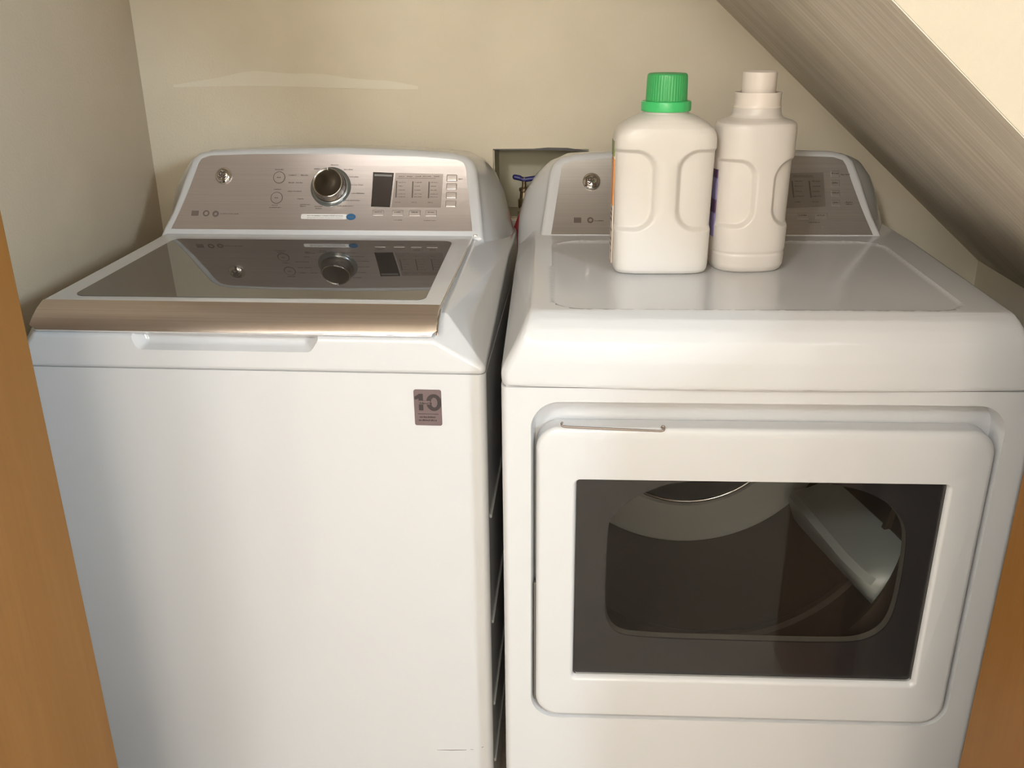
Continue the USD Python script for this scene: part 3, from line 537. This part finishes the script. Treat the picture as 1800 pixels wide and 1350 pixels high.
pr = [flat(rect(-0.2395, -0.2265, 0.0220, 0.0320), 0.0006, 0.0004), annulus(-0.2105, 0.0270, 0.0030, 0.0055), words(-0.203, 0.0250, 0.016, 0.0020, 0.0006, 3), flat(rect(0.145, 0.181, 0.1065, 0.1072), 0.0010, 0.0003), words(0.146, 0.1085, 0.034, 0.0016, 0.0011, 4), words(0.229, 0.1105, 0.016, 0.0022, 0.0006, 5), words(0.236, 0.0600, 0.012, 0.0022, 0.0006, 6), words(0.236, 0.0565, 0.012, 0.0018, 0.0006, 7), words(0.170, 0.0225, 0.020, 0.0020, 0.0006, 8)]
for x in (0.1185, 0.1480, 0.1785):
    for j, s_ in enumerate((0.0985, 0.0895, 0.0800, 0.0710, 0.0605)):
        pr.append(words(x, s_, [0.013, 0.016, 0.010, 0.014, 0.015][(j + int(x * 1000)) % 5], 0.0018, 0.0011, j + int(x * 1e4)))
Lp('printed_lettering', cat(*pr), 'dark', label='small dark printed lettering and symbols', kind='stuff')

# ------------------------------------------------------------------ the two bottles on the dryer
def dryer_to_world(x, y, z):
    x -= 0.343; y -= 0.33; cs, sn = math.cos(DROT), math.sin(DROT)
    return (DLOC[0] + cs * x - sn * y, DLOC[1] + sn * x + cs * y, z)
def supersec(t, a, b, e):
    ct, st = np.cos(t), np.sin(t)
    return np.sign(ct) * np.abs(ct) ** (2 / e) * a, np.sign(st) * np.abs(st) ** (2 / e) * b
def bottle_body(prof, grips, nt=320, nz=300):
    """prof rows: z, half width, half depth, superellipse exponent. grips: (x0, x1, z0, z1, radius, depth) hollows in the front (-y) face."""
    prof = np.array(prof, float); seg = np.r_[0, np.cumsum(np.hypot(np.diff(prof[:, 0]), np.diff(prof[:, 1])))]
    q = np.linspace(0, seg[-1], nz); P = np.stack([np.interp(q, seg, prof[:, k]) for k in range(4)], 1)
    # soften the profile a little
    for k in (1, 2):
        w_ = np.convolve(np.pad(P[:, k], 3, mode='edge'), np.array([1, 2, 3, 4, 3, 2, 1]) / 16, 'valid'); w_[:2] = P[:2, k]; w_[-2:] = P[-2:, k]; P[:, k] = w_
    t = np.arange(nt) / nt * 2 * np.pi; rings = []
    for z, a, b_, e in P:
        x, y = supersec(t, a, b_, e)
        d_ = np.zeros(nt)
        for x0, x1, z0, z1, rr, dep in grips:
            cx, cz, hx, hz = (x0 + x1) / 2, (z0 + z1) / 2, (x1 - x0) / 2 - rr, (z1 - z0) / 2 - rr
            sd = np.hypot(np.maximum(np.abs(x - cx) - hx, 0), max(abs(z - cz) - hz, 0)) - rr
            d_ = np.maximum(d_, dep * sstep(0.5 - sd / 0.007))
        front = sstep((-y / b_ + 0.15) / 0.6)
        rings.append(np.c_[x, y + d_ * front, np.full(nt, z)])
    return loft(rings)
def wrap(prof_a, prof_b, e, t0, t1, z0, z1, n=30, lift=0.0006):
    """A thin paper label on the side of a bottle between two angles."""
    t = np.radians(np.linspace(t0, t1, n)); o_, i_ = [], []
    x, y = supersec(t, prof_a + lift, prof_b + lift, e); xi, yi = supersec(t, prof_a - 0.001, prof_b - 0.001, e)
    ringsz = []
    for z in (z0, z1):
        ringsz.append(np.r_[np.c_[x, y, np.full(n, z)], np.c_[xi, yi, np.full(n, z)][::-1]])
    return loft(ringsz)
ZB = 0.9658
b1 = thing('detergent_bottle', 'wide white detergent bottle with green cap on the dryer', 'bottle', dryer_to_world(0.2300, 0.2640, ZB), DROT + 0.02, 'laundry bottles on the dryer')
H1 = [(0.0, 0.0660, 0.036, 4.5), (0.0015, 0.0685, 0.0395, 4.5), (0.006, 0.0712, 0.0425, 4.5), (0.014, 0.0722, 0.0435, 4.5), (0.07, 0.0728, 0.0440, 4.5), (0.14, 0.0736, 0.0445, 4.5), (0.185, 0.0745, 0.0450, 4.5), (0.198, 0.0744, 0.0450, 4.4), (0.206, 0.0725, 0.0445, 4.2), (0.213, 0.0680, 0.0435, 3.8), (0.219, 0.0610, 0.0415, 3.2), (0.2245, 0.0520, 0.0390, 2.7), (0.2290, 0.0425, 0.0360, 2.2), (0.2318, 0.0352, 0.0335, 2.0), (0.2335, 0.0328, 0.0325, 2.0), (0.2400, 0.0322, 0.0322, 2.0), (0.2440, 0.0322, 0.0322, 2.0)]
obj('body', bottle_body(H1, [(-0.14, -0.0155, 0.068, 0.182, 0.030, 0.0105), (0.0180, 0.14, 0.068, 0.182, 0.030, 0.0105)]), 'bottle', b1, True, label='white moulded body with two hand grips')
col = lathe([(0.0330, 0.0), (0.0356, 0.0008), (0.0362, 0.003), (0.0360, 0.0125), (0.0350, 0.0142), (0.0320, 0.0148), (0.0290, 0.0150)], 72)
obj('collar', mapv(col, lambda v: v + (0, 0, 0.2345)), 'collar_green', b1, 35, label='bright green collar ring')
def ribbed(prof, ribs, amp, n=240):
    t = np.arange(n) / n * 2 * np.pi; rings = []
    for rad, h, k in prof:
        q = rad + amp * k * (np.abs(np.cos(t * ribs / 2)) - 0.5); rings.append(np.c_[q * np.cos(t), q * np.sin(t), np.full(n, h)])
    return loft(rings)
obj('cap', mapv(ribbed([(0.0290, 0.0, 0), (0.0296, 0.002, 1), (0.0288, 0.030, 1), (0.0286, 0.0355, 0.2), (0.0280, 0.0372, 0), (0.0262, 0.0382, 0), (0.0245, 0.0375, 0), (0.012, 0.0372, 0)], 44, 0.0007), lambda v: v + (0, 0, 0.2485)), 'cap_green', b1, 40, label='ribbed green screw cap')
lb = obj('label', wrap(0.0738, 0.0442, 4.5, 52, 186, 0.012, 0.196), 'label_paper', b1, 30, label='wrap-around paper label seen at the left edge')
obj('label_band', wrap(0.0741, 0.0445, 4.5, 60, 186.2, 0.100, 0.168, lift=0.0009), 'label_orange', lb, 30, label='orange band of the label')
obj('label_band', wrap(0.0744, 0.0448, 4.5, 60, 186.2, 0.172, 0.193, lift=0.0009), 'label_green', lb, 30, label='olive green band of the label')
pz = []
for k, (z, L) in enumerate([(0.091, 4), (0.083, 5), (0.075, 6), (0.060, 4), (0.046, 3), (0.037, 5), (0.028, 3)]):
    a0 = 183.5 - (k % 3)
    pz.append(wrap(0.0738, 0.0442, 4.5, a0 - L * 0.9, a0, z, z + 0.0035, n=6, lift=0.0010))
obj('label_print', cat(*pz), 'print', lb, False)
b2 = thing('fabric_softener_bottle', 'narrower all-white bottle with white cap standing to the right', 'bottle', dryer_to_world(0.3655, 0.2830, ZB), DROT + 0.10, 'laundry bottles on the dryer')
H2 = [(0.0, 0.0500, 0.043, 2.6), (0.0018, 0.0525, 0.0460, 2.6), (0.008, 0.0552, 0.0487, 2.7), (0.0265, 0.0560, 0.0495, 2.7), (0.0280, 0.0548, 0.0483, 2.7), (0.0298, 0.0548, 0.0483, 2.7), (0.0315, 0.0562, 0.0497, 2.7), (0.06, 0.0566, 0.0500, 2.7), (0.12, 0.0572, 0.0502, 2.7), (0.205, 0.0578, 0.0505, 2.7), (0.2135, 0.0576, 0.0503, 2.6), (0.2172, 0.0560, 0.0492, 2.5), (0.2200, 0.0505, 0.0460, 2.3), (0.2222, 0.0430, 0.0415, 2.1), (0.2245, 0.0378, 0.0375, 2.0), (0.2290, 0.0352, 0.0352, 2.0), (0.2360, 0.0342, 0.0342, 2.0), (0.2400, 0.0340, 0.0340, 2.0)]
obj('body', bottle_body(H2, [(-0.12, -0.0085, 0.070, 0.166, 0.024, 0.0095), (0.0215, 0.12, 0.070, 0.166, 0.028, 0.0095)]), 'bottle2', b2, True, label='white moulded body with two hand grips')
obj('collar', mapv(lathe([(0.0300, 0.0), (0.0338, 0.0004), (0.0345, 0.002), (0.0340, 0.004), (0.0333, 0.006), (0.0330, 0.0185), (0.0338, 0.0215), (0.0334, 0.0228), (0.0322, 0.0222), (0.0315, 0.012), (0.022, 0.011)], 72), lambda v: v + (0, 0, 0.2365)), 'cap_white', b2, 35, label='white pouring collar')
obj('cap', mapv(lathe([(0.0245, 0.0), (0.0245, 0.031), (0.0249, 0.036), (0.0246, 0.0392), (0.0232, 0.0402), (0.0222, 0.0392), (0.019, 0.0388), (0.001, 0.0392)], 72), lambda v: v + (0, 0, 0.2475)), 'cap_white', b2, 40, label='plain white cap with a thin lip')
lb = obj('label', wrap(0.0570, 0.0501, 2.7, 100, 192, 0.050, 0.150), 'label_purple', b2, 30, label='purple label seen at the left edge')
obj('label_band', wrap(0.0573, 0.0504, 2.7, 100, 192.3, 0.138, 0.150, lift=0.0009), 'label_purple_dark', lb, 30, label='dark purple band')
obj('label_band', wrap(0.0571, 0.0502, 2.7, 100, 192.3, 0.086, 0.106, lift=0.0009), 'label_purple_dark', lb, 30, label='dark purple band')
obj('mark', wrap(0.0575, 0.0505, 2.7, -30, -22, 0.1955, 0.1985, n=6), 'label_paper', b2, False, label='small pale mark near the shoulder')

# ------------------------------------------------------------------ shut-off valve and hose between the machines
V = thing('shutoff_valve', 'brass water valve with blue lever handle inside the wall box', 'valve', (0.009, 0.735, 0.944))
vo = (-0.009, -0.735, -0.944)
obj('body', cat(mapv(lathe([(0.001, 0), (0.0105, 0.0), (0.0105, 0.012), (0.0125, 0.014), (0.0125, 0.030), (0.0095, 0.033), (0.0085, 0.046), (0.0105, 0.048), (0.0105, 0.054), (0.006, 0.056), (0.001, 0.056)], 24), lambda v: v + (0.009, 0.735, 0.946)), tube([(0.009, 0.735, 0.968), (0.009, 0.804, 0.968)], 0.009, 16)), 'brass', V, 30, off=vo)
obj('stem', mapv(lathe([(0.001, 0), (0.0045, 0.0), (0.0045, 0.020), (0.001, 0.020)], 16), lambda v: v + (0.009, 0.735, 1.002)), 'brass', V, 30, off=vo)
hd = hull([(-0.010, 0.735, 1.0225), (0.000, 0.735, 1.0205)], 0.0055) + hull([(0.000, 0.735, 1.020), (0.009, 0.735, 1.017)], 0.0048) + hull([(0.009, 0.735, 1.017), (0.036, 0.735, 1.021)], 0.0052) + hull([(0.036, 0.735, 1.0215), (0.044, 0.735, 1.024)], 0.0055)
obj('lever_handle', hd, 'blue', V, 40, label='blue lever handle', off=vo)
obj('nut', mapv(lathe([(0.001, 0), (0.0125, 0.0), (0.0135, 0.003), (0.0135, 0.012), (0.0115, 0.015), (0.001, 0.015)], 6), lambda v: v + (0.009, 0.722, 0.940)), 'chrome', V, 20, off=vo)
hp = smooth_path([(0.012, 0.715, 0.956), (0.011, 0.692, 0.956), (0.003, 0.681, 0.937), (-0.0045, 0.680, 0.913), (-0.009, 0.680, 0.888), (-0.011, 0.680, 0.84), (-0.012, 0.680, 0.70), (-0.012, 0.680, 0.50)], 60)
H = thing('supply_hose', 'red rubber water hose hanging behind the two machines', 'hose', tuple(hp[-1]))
obj('hose', tube(hp, 0.0085, 16), 'hose', H, 50, off=tuple(-hp[-1]))
obj('coupling', tube(hp[:3], 0.0115, 16), 'brass', H, 30, label='brass coupling', off=tuple(-hp[-1]))
